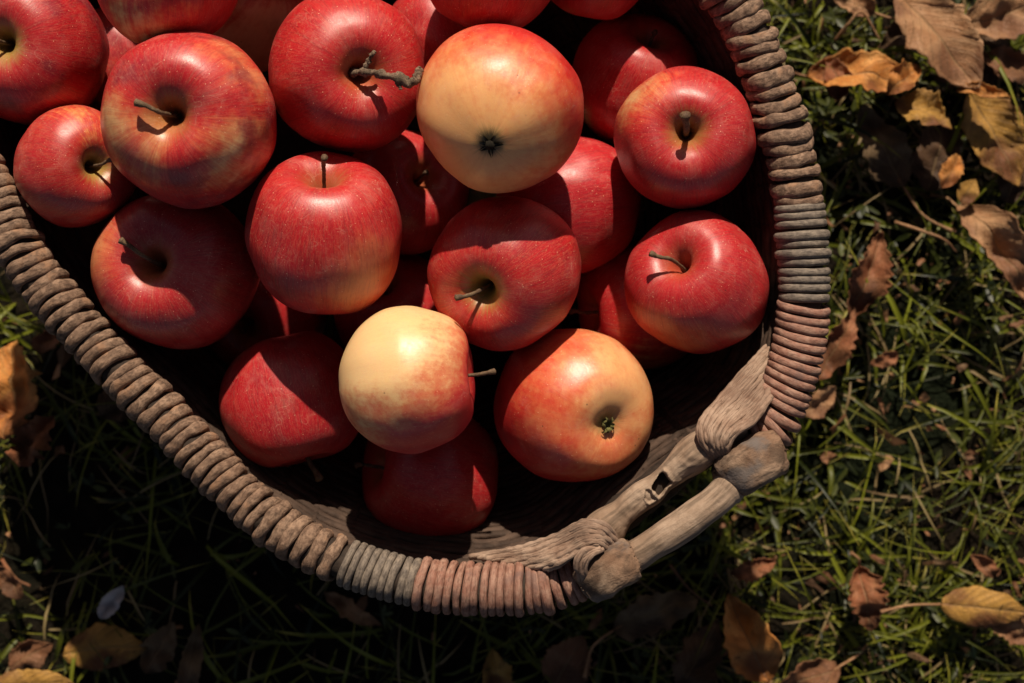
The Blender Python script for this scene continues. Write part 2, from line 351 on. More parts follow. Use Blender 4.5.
for i, (a, k) in enumerate(A):
    px, py, rp, _, ax, yd, ya, yb = a[:8]
    rnd = random.Random(100+i); R = rad_of(i)*.985
    toc = (Vector((0, 0, ZC)) - P(px, py, zs[i])).normalized()
    vrot = Vector((0, 0, 1)).rotation_difference(toc)      # axes are given as seen along the line of sight
    axis = vrot @ Vector(ax).normalized()
    rot = axis.to_track_quat('Z', 'Y') @ Quaternion((0, 0, 1), rnd.random()*6.28)
    root = empty('apple', P(px, py, zs[i]), k['label'], 'apple', 'apples beyond the top edge of the picture' if k.get('far') else 'apples heaped in the basket')
    root.rotation_mode = 'QUATERNION'; root.rotation_quaternion = rot
    inv = rot.inverted()
    mb, top, bot = apple_mesh(R, rnd, k.get('hs', 1.0), k.get('cav', 1.0), k.get('basin', .8), k.get('roundb', False))
    mat = apple_mat(R, rnd.random()*9+i, (inv @ Vector(yd).normalized()), ya, yb, k.get('green', .35), k.get('dark', .3), k.get('tint', (1, 1, 1)), eye=k.get('calyx') == 'dark', sk=.38 if k.get('calyx') or k.get('roundb') else 1.0, patches=[(inv @ (vrot @ Vector(d_).normalized()), sz_, am_) for d_, sz_, am_ in k.get('patches', ())])
    mb.build('fruit', mat, root)
    # stem, in apple space
    if k.get('twig'):
        b0 = inv @ Vector((.10, -.02, .45)); pts = [top - Vector((0, 0, .05*R))]
        for w in ((.10, .05, .62), (.34, .01, .86), (.55, -.05, .97), (.72, -.10, 1.02), (.80, -.16, 1.03), (.90, -.10, 1.05), (.955, .02, 1.05)):
            pts.append(inv @ (Vector((w[0]*1.02+.02, w[1]-.16, w[2]*.97))*R))
        mb = MB(); pts = resample(catmull(pts, 8), R*.02)
        tube(mb, pts, lambda t: R*(.046 + .012*math.sin(t*37) + (.022 if .70 < t < .84 else 0)), 12, R*.030, 700, seed=3)
        for w0, w1 in (((.26, .03, .80), (.37, .24, .90)), ((.70, -.12, 1.02), (.73, -.25, 1.0)), ((.34, .12, .85), (.30, .19, .86)), ((.90, -.08, 1.05), (.97, .07, 1.06)), ((.36, .20, .9), (.42, .27, .92))):
            q = catmull([inv @ ((Vector(w0).lerp(Vector(w1), tt)+Vector((.02, -.16, -.02)))*R) for tt in (0, .5, .8)], 6)
            tube(mb, q, lambda t: R*(.035-.015*t), 8, R*.02, 800, seed=5)
        mb.build('stem', M['twig'], root)
    else:
        sd = k.get('stem')
        if sd: d = inv @ Vector(sd[:3]).normalized(); L = sd[3]*R + .25*R
        else: d = Vector((.25*rnd.uniform(-1, 1), .25*rnd.uniform(-1, 1), 1)).normalized(); L = .45*R
        tk = k.get('thick', 1.0)
        p0 = top - Vector((0, 0, .04*R)); e = top + (Vector((0, 0, 1))*.35 + d*.9).normalized()*L
        if sd: e = top + (Vector((0, 0, .30*R)) + d*(L-.05*R))
        mid = top + Vector((0, 0, .38*R)) + d*.10*R
        pts = resample(catmull([p0, mid, mid.lerp(e, .6) + Vector((.02*R, 0, .02*R)), e], 8), R*.025)
        mb = MB(); tube(mb, pts, lambda t: R*tk*(.031 - .006*math.sin(t*3.1) + (.015*max(0, (t-.86)/.14))), 10, R*.010, 700, seed=i)
        mb.build('stem', M['stem'], root)
    # calyx: dried sepals in the basin
    if k.get('roundb') and not k.get('calyx'): continue
    mb = MB(); big = k.get('calyx')
    for s_ in range(5 if not big else 7):
        an = s_*6.283/(5 if not big else 7) + rnd.uniform(-.2, .2); u = Vector((math.cos(an), math.sin(an), 0)); w = Vector((-u.y, u.x, 0))
        ln = R*(.15 if big == 'dark' else .11)*(rnd.uniform(.45, 1.25) if big == 'dark' else rnd.uniform(.75, 1.2)); wd = R*.05
        base = bot + Vector((0, 0, -.010*R))
        rows = []
        for t in (0, .3, .6, .85, 1):
            c = base + u*(ln*t) + Vector((0, 0, -R*((.012 if big == 'dark' else .10)*math.sin(t*2.4)) + (R*.02*t*t if big == 'dark' else 0)))
            ww = wd*(1.0-.9*t)*(.7+.6*t)
            rows += [c - w*ww, c + Vector((0, 0, .02*R)), c + w*ww]
        mb.add(rows, [(r*3+c, r*3+c+1, r*3+c+4, r*3+c+3) for r in range(4) for c in range(2)])
    tube(mb, [bot + Vector((0, 0, .02*R)), bot - Vector((0, 0, .03*R))], R*.06, 10, R*.03, 600, seed=i)
    mb.build('calyx', M['calyxg'] if big == 'green' else M['calyxd'] if big == 'dark' else M['calyx'], root)

# ------------------------------------------------------------------ basket
BC = (360, 110)
half = [(707, 445), (737, 428), (765, 428), (782, 400), (797, 355), (804, 300), (802, 240), (795, 178), (780, 117), (760, 60), (735, 5)]
low = [(28, 262), (70, 316), (115, 366), (163, 415), (210, 465), (252, 506), (298, 540), (345, 562), (395, 578), (445, 587), (500, 589), (550, 585), (580, 572), (592, 545), (606, 528), (655, 487)]
mir = lambda L: [(2*BC[0]-x, 2*BC[1]-y) for x, y in L]
# smooth mirrored far half without the handle jog
farpts = [(x*.6 if x < 0 else x, y) for x, y in mir([(28, 262), (70, 316), (115, 366), (163, 415), (210, 465), (252, 506), (298, 540), (345, 562), (395, 578), (445, 580), (510, 568), (580, 545), (655, 505), (720, 455), (770, 410), (797, 355), (804, 300), (802, 240), (795, 178), (780, 117), (760, 60)])]
ctrl = half + farpts + low
basket = empty('basket', P(BC[0], BC[1], .012) * 1.0, 'weathered oval wicker basket with bark wrapped rim and stick handle, full of apples', 'basket')
B0 = basket.location.copy()
def bl(v): return v - B0
def zrim(px, py): return RZ + .002*math.sin(px*.011+py*.007)
rim = [P(x, y, zrim(x, y)) for x, y in ctrl]
rimc = resample(catmull(rim, 10, True), .001, True)
NR = len(rimc)
def near(px, py):
    q = P(px, py, RZ); return min(range(NR), key=lambda i: (rimc[i]-q).length)
i_r0, i_r1, i_r2 = near(754, 429), near(804, 299), near(799, 203)
i_l2, i_l1, i_l0 = near(347, 561), near(421, 583), near(580, 573)
def seg(i, j):
    return rimc[i:j+1] if i <= j else rimc[i:]+rimc[:j+1]
# core
mb = MB(); core = [bl(p) for p in resample(rimc, .004, True)]; core = core + [core[0], core[1]]
tube(mb, core, mm(18.5), 16, .0012, 120, caps=False)
mb.build('rim_core', M['dark'], basket)
def coil(mb, c, t, R_, hw, th, tilt, seed, ns, sides=10, NSG=44, squash=.92):
    wb = min(1, ns/.001)
    """closed band round the rim at c with tangent t"""
    s = t.cross(Vector((0, 0, 1))).normalized(); u = s.cross(t).normalized()
    V = []; UV = []
    rnd = random.Random(seed); o1 = rnd.uniform(-1, 1); o2 = rnd.random()*6.28
    for i in range(NSG):
        a = 2*math.pi*i/NSG
        d = s*math.cos(a)+u*math.sin(a)*squash
        sh = tilt*math.sin(a+.35) + hw*.22*wb*math.sin(a*2+o2) * o1
        cc = c + d*R_*(1+.025*wb*math.sin(a*3+o2)) + t*sh
        wv = 1 + .28*wb*mnoise.noise(Vector((math.cos(a)*1.3, math.sin(a)*1.3, seed*.37)))
        for k in range(sides):
            b = 2*math.pi*k/sides
            x = math.cos(b); y = math.sin(b)
            q = cc + t*(hw*wv*math.copysign(abs(x)**.8, x)) + d*(th*math.copysign(abs(y)**.9, y))
            if ns: q = q + d*(ns*mnoise.noise(q*150 + Vector((seed, 0, 0)))) + t*(ns*.9*mnoise.noise(q*120 + Vector((0, seed, 0)))) + d*(ns*.22*mnoise.noise(q*700))
            V.append(q); UV.append((i/NSG*3+seed*.17, k/sides))
    Fc = [(i*sides+k, i*sides+(k+1) % sides, ((i+1) % NSG)*sides+(k+1) % sides, ((i+1) % NSG)*sides+k) for i in range(NSG) for k in range(sides)]
    mb.add(V, Fc, UV)
def wrap(name, i, j, pitch, R_, hw, th, tilt, ns, mat, jit=.15, label=None, seed=0, step=1):
    mb = MB(); pts = seg(i, j); L = len(pts)*.001; rnd = random.Random(seed)
    x = pitch*.4; n = 0
    while x < L - pitch*.3:
        k = min(len(pts)-2, max(1, int(x/.001)))
        a_, b_ = max(0, k-9), min(len(pts)-1, k+9)
        t = (pts[b_]-pts[a_]).normalized()
        f = 1+rnd.uniform(-jit, jit); fat = 1.22 if rnd.random() < jit*.7 else 1
        coil(mb, bl(pts[k]), t, R_*(1+rnd.uniform(-.3, .3)*jit)*(1+.06*(fat-1)/.22), hw*f*fat, th*fat, tilt*(1+rnd.uniform(-1, 1)*jit*2.5), seed*97+n, ns)
        x += pitch*f*fat; n += 1
    o = mb.build(name, mat, basket)
    if label: o['label'] = label
    return n
wrap('rim_binding', i_r0, i_r1, mm(8.9), mm(23.0), mm(4.4), mm(4.3), mm(-5.0), .00035, M['redcane'], .05, 'reddish thin cane coils on the right of the handle', 1)
wrap('rim_binding', i_r1, i_r2, mm(8.6), mm(22.0), mm(4.3), mm(4.2), mm(-1.5), .0003, M['greycane'], .05, 'grey thin cane coils on the right of the rim', 2)
wrap('rim_binding', i_r2, i_l2, mm(12.7), mm(20.8), mm(6.1), mm(4.3), mm(-3.5), .0011, M['bark'], .19, 'thick brown bark coils', 3)
wrap('rim_binding', i_l2, i_l1, mm(8.2), mm(21.0), mm(4.1), mm(3.8), mm(-2.5), .0004, M['greycane'], .10, 'grey thin cane coils on the lower part of the rim', 4)
wrap('rim_binding', i_l1, i_l0, mm(8.8), mm(23.0), mm(4.3), mm(4.3), mm(-3.0), .0005, M['redcane'], .12, 'reddish thin cane coils on the left of the handle', 5)

# exposed rim stick with slot between the handle ends
def path(pts, step=.0015): return [bl(p) for p in resample(catmull([P(*p) for p in pts], 10), step)]
mb = MB()
tube(mb, path([(738, 424, .193), (707, 445, .197), (681, 465, .197), (655, 487, .196), (628, 508, .196), (604, 530, .195), (588, 548, .190)], .0005), lambda t: mm(15.5 + 2.2*math.sin(t*9) + 1.6*math.sin(t*23+1)), 72, .0018, 90, seed=2)
hc = bl(P(661, 484, .200)); td = (bl(P(680, 469, .200))-hc).normalized(); sd_ = td.cross(Vector((0, 0, 1)))
def dent(v, c, L, Wd, dep, rag, sk=.25):
    v = Vector(v); d = v-c
    if v.z < c.z - .003: return v
    x = d.dot(td)/L; y = (d.dot(sd_) + sk*d.dot(td))/Wd
    e = max(abs(x), abs(y)) + rag*mnoise.noise(v*420)
    f = max(0, min(1, (1.05-e)/.16)); lip = math.exp(-((e-1.18)/.14)**2)
    return v - Vector((0, 0, dep*f)) + Vector((0, 0, .0007*lip))
mb.v = [tuple(dent(dent(v, hc, .0046, .0034, .0095, .22), hc - td*.0085 + sd_*.0015, .0020, .0026, .0010, .6)) for v in mb.v]
mb.v = [tuple(Vector(v) + Vector((0, 0, .0005))*mnoise.noise(Vector(v)*380)) for v in mb.v]
rs = mb.build('rim_stick', M['pale'], basket)
rs['label'] = 'bare weathered stick with a knot hole'
# outer handle stick
mb = MB()
tube(mb, path([(752, 462, .196), (735, 481, .200), (715, 501, .203), (690, 520, .204), (660, 540, .203), (635, 556, .200), (606, 570, .196)]), lambda t: mm(14.2 + 1.6*math.sin(t*3.1) + (1.8 if t < .22 else 0)), 28, .0008, 90, seed=8)
mb.build('handle', M['pale'], basket)
# bark covered stubs where the handle is pegged through the rim
def stub(pts, r, seed):
    mb = MB(); pp = path(pts, .0010)
    tube(mb, pp, lambda t: mm(r)*(1 - .03*(abs(2*t-1)**8))*(1+.02*math.sin(t*15+seed)), 72, .0010, 100, flat=.94, square=.62, seed=seed)
    for v_i, v in enumerate(mb.v):
        v = Vector(v); mb.v[v_i] = tuple(v + (v-pp[len(pp)//2]).normalized()*(.0004*mnoise.noise(v*420) - .0004*max(0, mnoise.noise(Vector((v.x*260, v.y*260+v.x*90, v.z*120)))-.12)*3))
    q0 = 0 if (Vector(pp[0])-bl(P(680, 518, .2))).length < (Vector(pp[-1])-bl(P(680, 518, .2))).length else -1
    tt = (pp[0]-pp[6]).normalized() if q0 == 0 else (pp[-1]-pp[-7]).normalized()
    for k_ in range(4):
        coil(mb, pp[q0] + tt*(-.0008 + .0019*k_), tt, mm(17.5 - 1.6*k_), mm(2.4), mm(2.6), mm(2.2), seed+k_, .0012)
    # torn fibres round the cut ends
    for q in (0, -1):
        c = pp[q]; d = (pp[1]-pp[0]).normalized() if q == 0 else (pp[-1]-pp[-2]).normalized(); sg = -1 if q == 0 else 1
        s = d.cross(Vector((0, 0, 1))).normalized(); u = s.cross(d)
        for k in range(60):
            a = random.uniform(0, 6.283); rr = mm(r)*.80*random.uniform(.9, 1.12)
            p = c + (s*math.cos(a)+u*math.sin(a))*rr - d*sg*.001
            e = p + d*sg*random.uniform(.0003, .0022) + Vector((random.uniform(-1, 1), random.uniform(-1, 1), random.uniform(-1, 1)))*.0010
            tube(mb, [p, p.lerp(e, .5)+Vector((0, 0, .0003)), e], lambda t: .00042*(1-.6*t), 5)
    mb.build('handle_end', M['knob'], basket)
stub([(731, 474, .198), (743, 467, .202), (757, 459, .202), (771, 453, .197)], 26, 11)
stub([(627, 559, .199), (615, 565, .202), (603, 572, .202), (592, 579, .197)], 25.5, 23)
# lashings
def lash(inner, outer, n, r, seed):
    mb = MB(); rnd = random.Random(seed)
    for i in range(n):
        t = i/(n-1)
        pts = []
        for a, b in zip(inner, outer):
            j = .9
            pts.append((a[0]*(1-t)+b[0]*t+rnd.uniform(-j, j), a[1]*(1-t)+b[1]*t+rnd.uniform(-j, j), a[2]*(1-t)+b[2]*t+rnd.uniform(-.0009, .0009)))
        rr = r*rnd.uniform(.6, 1.15)
        tube(mb, path(pts), lambda t: mm(rr)*(1+.12*math.sin(t*11+i)), 12, .0007, 260, flat=1.0, seed=i*3.3)
    mb.build('lashing', M['lash'], basket)
lash([(772, 342, .168), (742, 374, .184), (714, 403, .197), (701, 423, .205), (701, 440, .208), (710, 454, .203), (722, 468, .186)],
     [(770, 400, .200), (760, 414, .206), (750, 424, .210), (739, 431, .211), (731, 440, .211), (728, 451, .208), (733, 462, .195)], 25, 3.0, 4)
lash([(470, 557, .176), (515, 550, .188), (553, 537, .197), (583, 523, .206), (602, 524, .209), (614, 535, .206), (622, 550, .195)],
     [(548, 570, .200), (562, 564, .206), (574, 556, .209), (584, 549, .211), (594, 545, .212), (602, 547, .210), (608, 555, .203)], 20, 3.1, 9)
lash([(598, 547, .211), (584, 552, .213), (577, 563, .212), (579, 577, .207), (588, 596, .190)],
     [(604, 550, .212), (592, 556, .214), (586, 566, .213), (588, 580, .207), (597, 598, .190)], 5, 2.8, 12)

# woven wall: weavers go in and out past the stakes
Cw = P(BC[0], BC[1], 0); rimw = resample(rimc, .0045, True); nw = len(rimw)
# smoothed contour
HD = Vector((.6, -.8, 0))
sm = [Vector((p.x, p.y, 0)) for p in rimw]
for _ in range(60): sm = [(sm[i-1]+sm[i]*2+sm[(i+1) % nw])/4 for i in range(nw)]
def wallpt(i, h):     # h 0 bottom .. 1 top
    p = sm[i % nw]; k = .60 + .392*(h**(.34 + .24*max(0, (p-Vector((Cw.x, Cw.y, 0))).normalized().dot(HD))))
    c = Vector((Cw.x, Cw.y, 0))
    return Vector((c.x+(p.x-c.x)*k, c.y+(p.y-c.y)*k, .014 + (RZ-.016)*h))
mb = MB(); rows = 34
for r in range(rows):
    h = (r+.5)/rows; V = []; UV = []; SD = 8
    for i in range(nw):
        p = wallpt(i, h); o = (p-Vector((Cw.x, Cw.y, p.z))).normalized()
        amp = .0006*math.sin(i*math.pi/5 + (math.pi if r % 2 else 0)) + .0009*mnoise.noise(p*60)
        p = p + o*amp + Vector((0, 0, .0012*mnoise.noise(p*25+Vector((0, 0, r)))))
        for k in range(SD):
            a = 2*math.pi*k/SD; V.append(p + o*(math.cos(a)*.0024) + Vector((0, 0, math.sin(a)*.0036))); UV.append((i/nw, k/SD*.5+r*.37))
    mb.add([bl(v) for v in V], [(i*SD+k, i*SD+(k+1) % SD, ((i+1) % nw)*SD+(k+1) % SD, ((i+1) % nw)*SD+k) for i in range(nw) for k in range(SD)], UV)
mb.build('woven_wall', M['wall'], basket)
mb = MB()
for i in range(0, nw, 5):
    pts = []
    for q in range(9):
        h = q/8; p = wallpt(i, h); pts.append(bl(p))
    tube(mb, pts, .0022, 6)
mb.build('stakes', M['wall'], basket)
mb = MB(); V = []; L_ = 8  # floor, plus an added sheet behind the weave to block light
for q in range(L_+1):
    for i in range(nw):
        p = wallpt(i, q/L_); o = (p-Vector((Cw.x, Cw.y, p.z))).normalized(); V.append(bl(p+o*.0012))
Fc = [(q*nw+i, q*nw+(i+1) % nw, (q+1)*nw+(i+1) % nw, (q+1)*nw+i) for q in range(L_) for i in range(nw)]
cidx = len(V); V.append(bl(Vector((Cw.x, Cw.y, .012))))
Fc += [(cidx, (i+1) % nw, i) for i in range(nw)]
mb.add(V, Fc); mb.build('base_and_light_block', M['dark'], basket)

# ------------------------------------------------------------------ ground
m, nt, out = newmat('soil_with_shade'); q = NT(nt); pos = q.n('TexCoord').outputs['Object']
n1 = q.noise(pos, 60, 6, .65); n2 = q.noise(pos, 6, 4)
col = q.mix(q.ss(n1, .35, .7), (.005, .0035, .0025), (.018, .012, .007)); col = q.mix(q.ss(n2, .45, .65), col, (.007, .010, .004))  # ground colour kept near black, with shade between the grass put into it
q.bsdf(out, col, .95, .1, q.bump(n1, 1, .01)); M['soil_with_shade'] = m
mb = MB(); n = 120
for i in range(n+1):
    for j in range(n+1):
        f = lambda t: math.copysign(abs(t)**3, t)*20 + t*.5
        x, y = f(i/n*2-1), f(j/n*2-1)
        z = .006*mnoise.noise(Vector((x*9, y*9, 0))) + .003*mnoise.noise(Vector((x*40, y*40, 3))) if abs(x) < 3 and abs(y) < 3 else 0
        mb.v.append((x, y, z)); mb.uv.append((x, y))
for i in range(n):
    for j in range(n): mb.f.append((i*(n+1)+j, (i+1)*(n+1)+j, (i+1)*(n+1)+j+1, i*(n+1)+j+1)); mb.m.append(0)
g = mb.build('ground', M['soil_with_shade']); tag(g, kind='structure')

base_poly = [wallpt(i, 0) for i in range(nw)]
def inside(x, y, k=1.0):
    c = False; x = Cw.x+(x-Cw.x)/k; y = Cw.y+(y-Cw.y)/k
    j = nw-1
    for i in range(0, nw):
        a, b = base_poly[i], base_poly[j]
        if (a.y > y) != (b.y > y) and x < (b.x-a.x)*(y-a.y)/(b.y-a.y)+a.x: c = not c
        j = i
    return c
def greens(name, c1, c2, c3, tr=.35, rough=.45):
    m, nt, out = newmat(name); q = NT(nt)
    uv = q.n('TexCoord').outputs['UV']; pos = q.n('TexCoord').outputs['Object']
    sx = q.n('SeparateXYZ'); q.l(uv, sx.inputs[0])
    r = q.n('ObjectInfo')
    t = q.math('FRACT', q.math('MULTIPLY', sx.outputs[1], 1.0))
    col = q.mix(t, c1, c2); col = q.mix(q.ss(q.math('ADD', sx.outputs[0], q.math('MULTIPLY', q.noise(pos, 70, 3), .6)), .95, 1.4), col, c3)
    n = q.noise(pos, 300, 3); q.bsdf(out, col, rough, .35, q.bump(n, .3, .0005), translucent=tr)
    return m
M['grass'] = greens('grass_blade', (.006, .012, .002), (.22, .24, .016), (.55, .46, .08))
M['straw'] = greens('dry_straw', (.20, .13, .06), (.33, .25, .11), (.16, .09, .04), .2, .6)
M['moss'] = greens('small_herb', (.007, .014, .003), (.065, .075, .010), (.11, .12, .03), .3)
rg = random.Random(5)
def spot():
    while True:
        x, y = rg.uniform(-.52, .56), rg.uniform(-.42, .40)
        if rg.random() < .35: x, y = rg.uniform(.05, .50), rg.uniform(-.30, .30)
        if not inside(x, y, 1.02): return x, y
def blade(mb, x, y, L, w, lean, seedc, z0=0):
    a = rg.uniform(0, 6.283); u = Vector((math.cos(a), math.sin(a), 0)); s = Vector((-u.y, u.x, 0))
    n = 6; V = []; UV = []; p = Vector((x, y, z0)); el = rg.uniform(.6, 1.4)*(1-lean)+rg.uniform(.15, .6)*lean
    side = rg.uniform(-.5, .5)
    for i in range(n+1):
        t = i/n; ww = w*(1-t**2.2)*(.55+.45*min(1, t*4))
        V += [p-s*ww, p+Vector((0, 0, -ww*.6)), p+s*ww]; UV += [(t, seedc)]*3
        d = (u*math.cos(el)+s*side*t+Vector((0, 0, math.sin(el)))).normalized()
        p = p+d*(L/n); el -= rg.uniform(.15, .5)
        if p.z < .004 + .01*rg.random(): p.z = .004 + .012*rg.random(); el = max(el, rg.uniform(-.1, .25))
    mb.add(V, [(r*3+c, r*3+c+1, r*3+c+4, r*3+c+3) for r in range(n) for c in range(2)], UV)
mb = MB()
def dens(x, y): return .5+.9*mnoise.noise(Vector((x*14, y*14, 7)))  # thin spots bare the blackened ground, in place of patchy shade
cnt = 0
while cnt < 5600:
    x, y = spot()
    if rg.random() > dens(x, y)*2.0-.40: continue
    for _ in range(rg.choice((1, 2, 3))):
        blade(mb, x+rg.uniform(-.004, .004), y+rg.uniform(-.004, .004), rg.uniform(.02, .095), .0005+.0014*rg.random()**2, rg.random()*.95, min(.99, max(.01, rg.gauss(.42, .25)))); cnt += 1
gr = mb.build('grass', M['grass']); tag(gr, 'green grass blades growing round the basket', 'grass', kind='stuff')
mb = MB()
for _ in range(900):
    x, y = spot(); blade(mb, x, y, rg.uniform(.02, .07), rg.uniform(.0004, .0010), .9, rg.random()*.98, rg.uniform(.002, .016))
o = mb.build('dry_grass', M['straw']); tag(o, 'dead straw coloured grass tangled in the lawn', 'dry grass', kind='stuff')
# little herbs / moss rosettes
mb = MB()
for _ in range(1500):
    x, y = spot()
    if mnoise.noise(Vector((x*11, y*11, 2))) < -.15: continue
    z = rg.uniform(.004, .024)
    for k in range(rg.choice((3, 4, 5))):
        a = rg.uniform(0, 6.283); u = Vector((math.cos(a), math.sin(a), rg.uniform(-.2, .7))).normalized(); s = Vector((-math.sin(a), math.cos(a), 0)); L = rg.uniform(.004, .012); w = L*rg.uniform(.10, .20)
        c = Vector((x, y, z)); sc = rg.random()*.98
        pts = [c, c+u*L*.35-s*w, c+u*L*.4+Vector((0, 0, -w*.3)), c+u*L*.35+s*w, c+u*L*.75-s*w*.8, c+u*L*.8, c+u*L*.75+s*w*.8, c+u*L]
        mb.add(pts, [(0, 1, 2), (0, 2, 3), (1, 4, 5, 2), (2, 5, 6, 3), (4, 7, 5), (5, 7, 6)], [(t, sc) for t in (0, .3, .3, .3, .7, .7, .7, 1)])
o = mb.build('small_herbs', M['moss']); tag(o, 'tiny leaved green weeds between the grass blades', 'ground cover', kind='stuff')

# ------------------------------------------------------------------ fallen leaves
def leaf_mat(name, c1, c2, c3, vein=(.3, .2, .1), tr=.25, spots=.6):
    m, nt, out = newmat(name); q = NT(nt)
    tc = q.n('TexCoord'); uv = tc.outputs['UV']; pos = tc.outputs['Object']
    s = q.n('SeparateXYZ'); q.l(uv, s.inputs[0])
    v = q.math('ABSOLUTE', q.math('SUBTRACT', s.outputs[1], .5))
    wv = q.noise(pos, 90, 3)
    ph = q.math('SUBTRACT', q.math('MULTIPLY', s.outputs[0], 9.0), q.math('MULTIPLY', v, 5.5))
    ph = q.math('ADD', ph, q.math('MULTIPLY', wv, .5))
    sv = q.math('ABSOLUTE', q.math('SUBTRACT', q.math('FRACT', ph), .5))
    side = q.ss(sv, .075, .0); mid = q.ss(v, .028, .006); ve = q.math('MAXIMUM', mid, q.math('MULTIPLY', side, .6))
    vo = q.n('TexVoronoi', feature='DISTANCE_TO_EDGE'); q.l(pos, vo.inputs['Vector']); vo.inputs['Scale'].default_value = 420
    net = q.ss(vo.outputs['Distance'], .12, .02)
    n1 = q.noise(pos, 55, 5, .65); n2 = q.noise(pos, 180, 4, .7); n3 = q.noise(pos, 28, 3)
    col = q.mix(q.ss(n1, .38, .64), c1, c2); col = q.mix(q.ss(n3, .47, .64), col, c3)
    col = q.mix(q.math('MULTIPLY', q.ss(n2, .58, .72), spots), col, tuple(x*.22 for x in c1))
    col = q.mix(q.math('MULTIPLY', ve, .5), col, vein)
    h = q.math('ADD', q.math('MULTIPLY', ve, -1.0), q.math('ADD', q.math('MULTIPLY', net, -.25), q.math('MULTIPLY', n2, .5)))
    q.bsdf(out, col, .6, .3, q.bump(h, .8, .0010), translucent=tr)
    return m
LM = {
 'tan': leaf_mat('leaf_tan', (.36, .18, .085), (.50, .29, .15), (.22, .10, .05)),
 'orange': leaf_mat('leaf_orange', (.52, .20, .045), (.68, .34, .10), (.27, .095, .03), spots=.9),
 'yellow': leaf_mat('leaf_yellow', (.46, .25, .055), (.34, .18, .05), (.17, .065, .025), spots=1.0),
 'olive': leaf_mat('leaf_olive', (.15, .095, .05), (.22, .145, .075), (.095, .055, .03)),
 'brown': leaf_mat('leaf_brown', (.20, .085, .04), (.26, .12, .055), (.11, .05, .025)),
 'rust': leaf_mat('leaf_rust', (.28, .10, .045), (.36, .16, .075), (.14, .055, .025)),
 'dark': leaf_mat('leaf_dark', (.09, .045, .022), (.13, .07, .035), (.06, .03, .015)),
 'white': leaf_mat('petal_white', (.62, .58, .58), (.70, .66, .66), (.5, .47, .48), (.55, .52, .52), .3, .1),
}
def leaf(px, py, L, Wd, ang, mat, label, z=.030, curl=.5, roll=0, pitch=0, stem=(.45, .3), tooth=.05, crump=.20, seed=1, name='fallen_leaf', cat='leaf', group='fallen leaves on the grass', shape=.85):
    """L, Wd in px at ground scale; ang = image direction of the tip in degrees, counter clockwise from right"""
    rnd = random.Random(seed); k = (ZC-z)/F; Lm, Wm = L*k, Wd*k
    root = empty(name, P(px, py, z), label, cat, group)
    root.rotation_euler = (math.radians(roll), math.radians(pitch), 0)
    NU, NV = 30, 18; V = []; UV = []
    A_ = math.radians(ang); bend = rnd.uniform(-.5, .5)
    for i in range(NU+1):
        u = i/NU
        w = math.sin(math.pi*(u**shape))**.75 * (1-.15*u) if 0 < u < 1 else 0
        w *= 1 + 1.6*(crump-.05)*mnoise.noise(Vector((u*11, seed*2.2, 4))); w *= 1 + tooth*math.sin(u*58+seed)*1.0 + .12*mnoise.noise(Vector((u*5, seed, 0)))
        for j in range(NV+1):
            v = j/NV*2-1
            ww = w*(1+.14*mnoise.noise(Vector((u*6, math.copysign(1, v), seed*1.3)))*abs(v))
            x = (u-.5)*Lm; y = v*ww*Wm/2
            # curl edges up, cup along length
            ca = curl*v*1.3; 
            if abs(ca) > 1e-3: yy = math.sin(ca)/ca*y; zz = (1-math.cos(ca))/ca*y if ca else 0; zz = abs(zz)*math.copysign(1, curl)
            else: yy, zz = y, 0
            xx = x; zz += -curl*.35*Lm*(u-.5)**2*math.copysign(1, 1)
            yy += bend*Lm*.35*((u-.5)**2)
            nv = Vector((xx, yy, 0))/Lm
            zz += Lm*crump*mnoise.noise(nv*3.2+Vector((seed*3.3, 0, 0))) + Lm*crump*.24*mnoise.noise(nv*7+Vector((0, seed, 0))) - Lm*.012*(1-min(1, abs(v)*5))
            zz += Lm*.012*math.sin((u*9-abs(v)*2.7)*6.283)*min(1, abs(v)*3)
            V.append(Vector((xx*math.cos(A_)-yy*math.sin(A_), xx*math.sin(A_)+yy*math.cos(A_), zz))); UV.append((u, j/NV))
    mid = NV//2
    mb = MB(); mb.add(V, [(i*(NV+1)+j, (i+1)*(NV+1)+j, (i+1)*(NV+1)+j+1, i*(NV+1)+j+1) for i in range(NU) for j in range(NV)], UV)
    bld = mb.build('blade', LM[mat], root)
    so = bld.modifiers.new('thick', 'SOLIDIFY'); so.thickness = .0004; so.offset = 0
    if stem:
        b = V[mid]; t = (V[mid]-V[2*(NV+1)+mid]).normalized()
        sd = Vector((-t.y, t.x, 0))*stem[1]
        pts = resample(catmull([V[3*(NV+1)+mid], b, b+(t+sd*.3)*Lm*stem[0]*.5+Vector((0, 0, .002)), b+(t*.9+sd*1.2)*Lm*stem[0]], 8), .0015)
        mb = MB(); tube(mb, pts, lambda q: .0008*(1+.7*max(0, q-.85)/.15) , 8, .0002, 500, seed=seed); mb.build('petiole', LM['tan'] if mat != 'white' else LM['white'], root)
    return root
leaf(940, 38, 128, 80, -52, 'tan', 'large tan leaf lying across the top right, tip pointing down right', z=.050, curl=.5, roll=-6, stem=None, seed=3, crump=.10)
leaf(864, 76, 112, 66, -4, 'orange', 'curled orange leaf with a long arching stalk reaching back to the basket rim', z=.048, curl=.8, roll=-22, stem=(.62, -.35), seed=5, crump=.16)
leaf(925, 113, 62, 48, -28, 'yellow', 'small golden leaf just below the right end of the long stalked orange leaf', z=.052, curl=.7, roll=-20, stem=None, seed=8, crump=.2)
leaf(882, 146, 92, 50, 118, 'olive', 'shaded grey brown leaf with a thin stalk running to lower right', z=.030, curl=.4, stem=(.75, .25), seed=9)
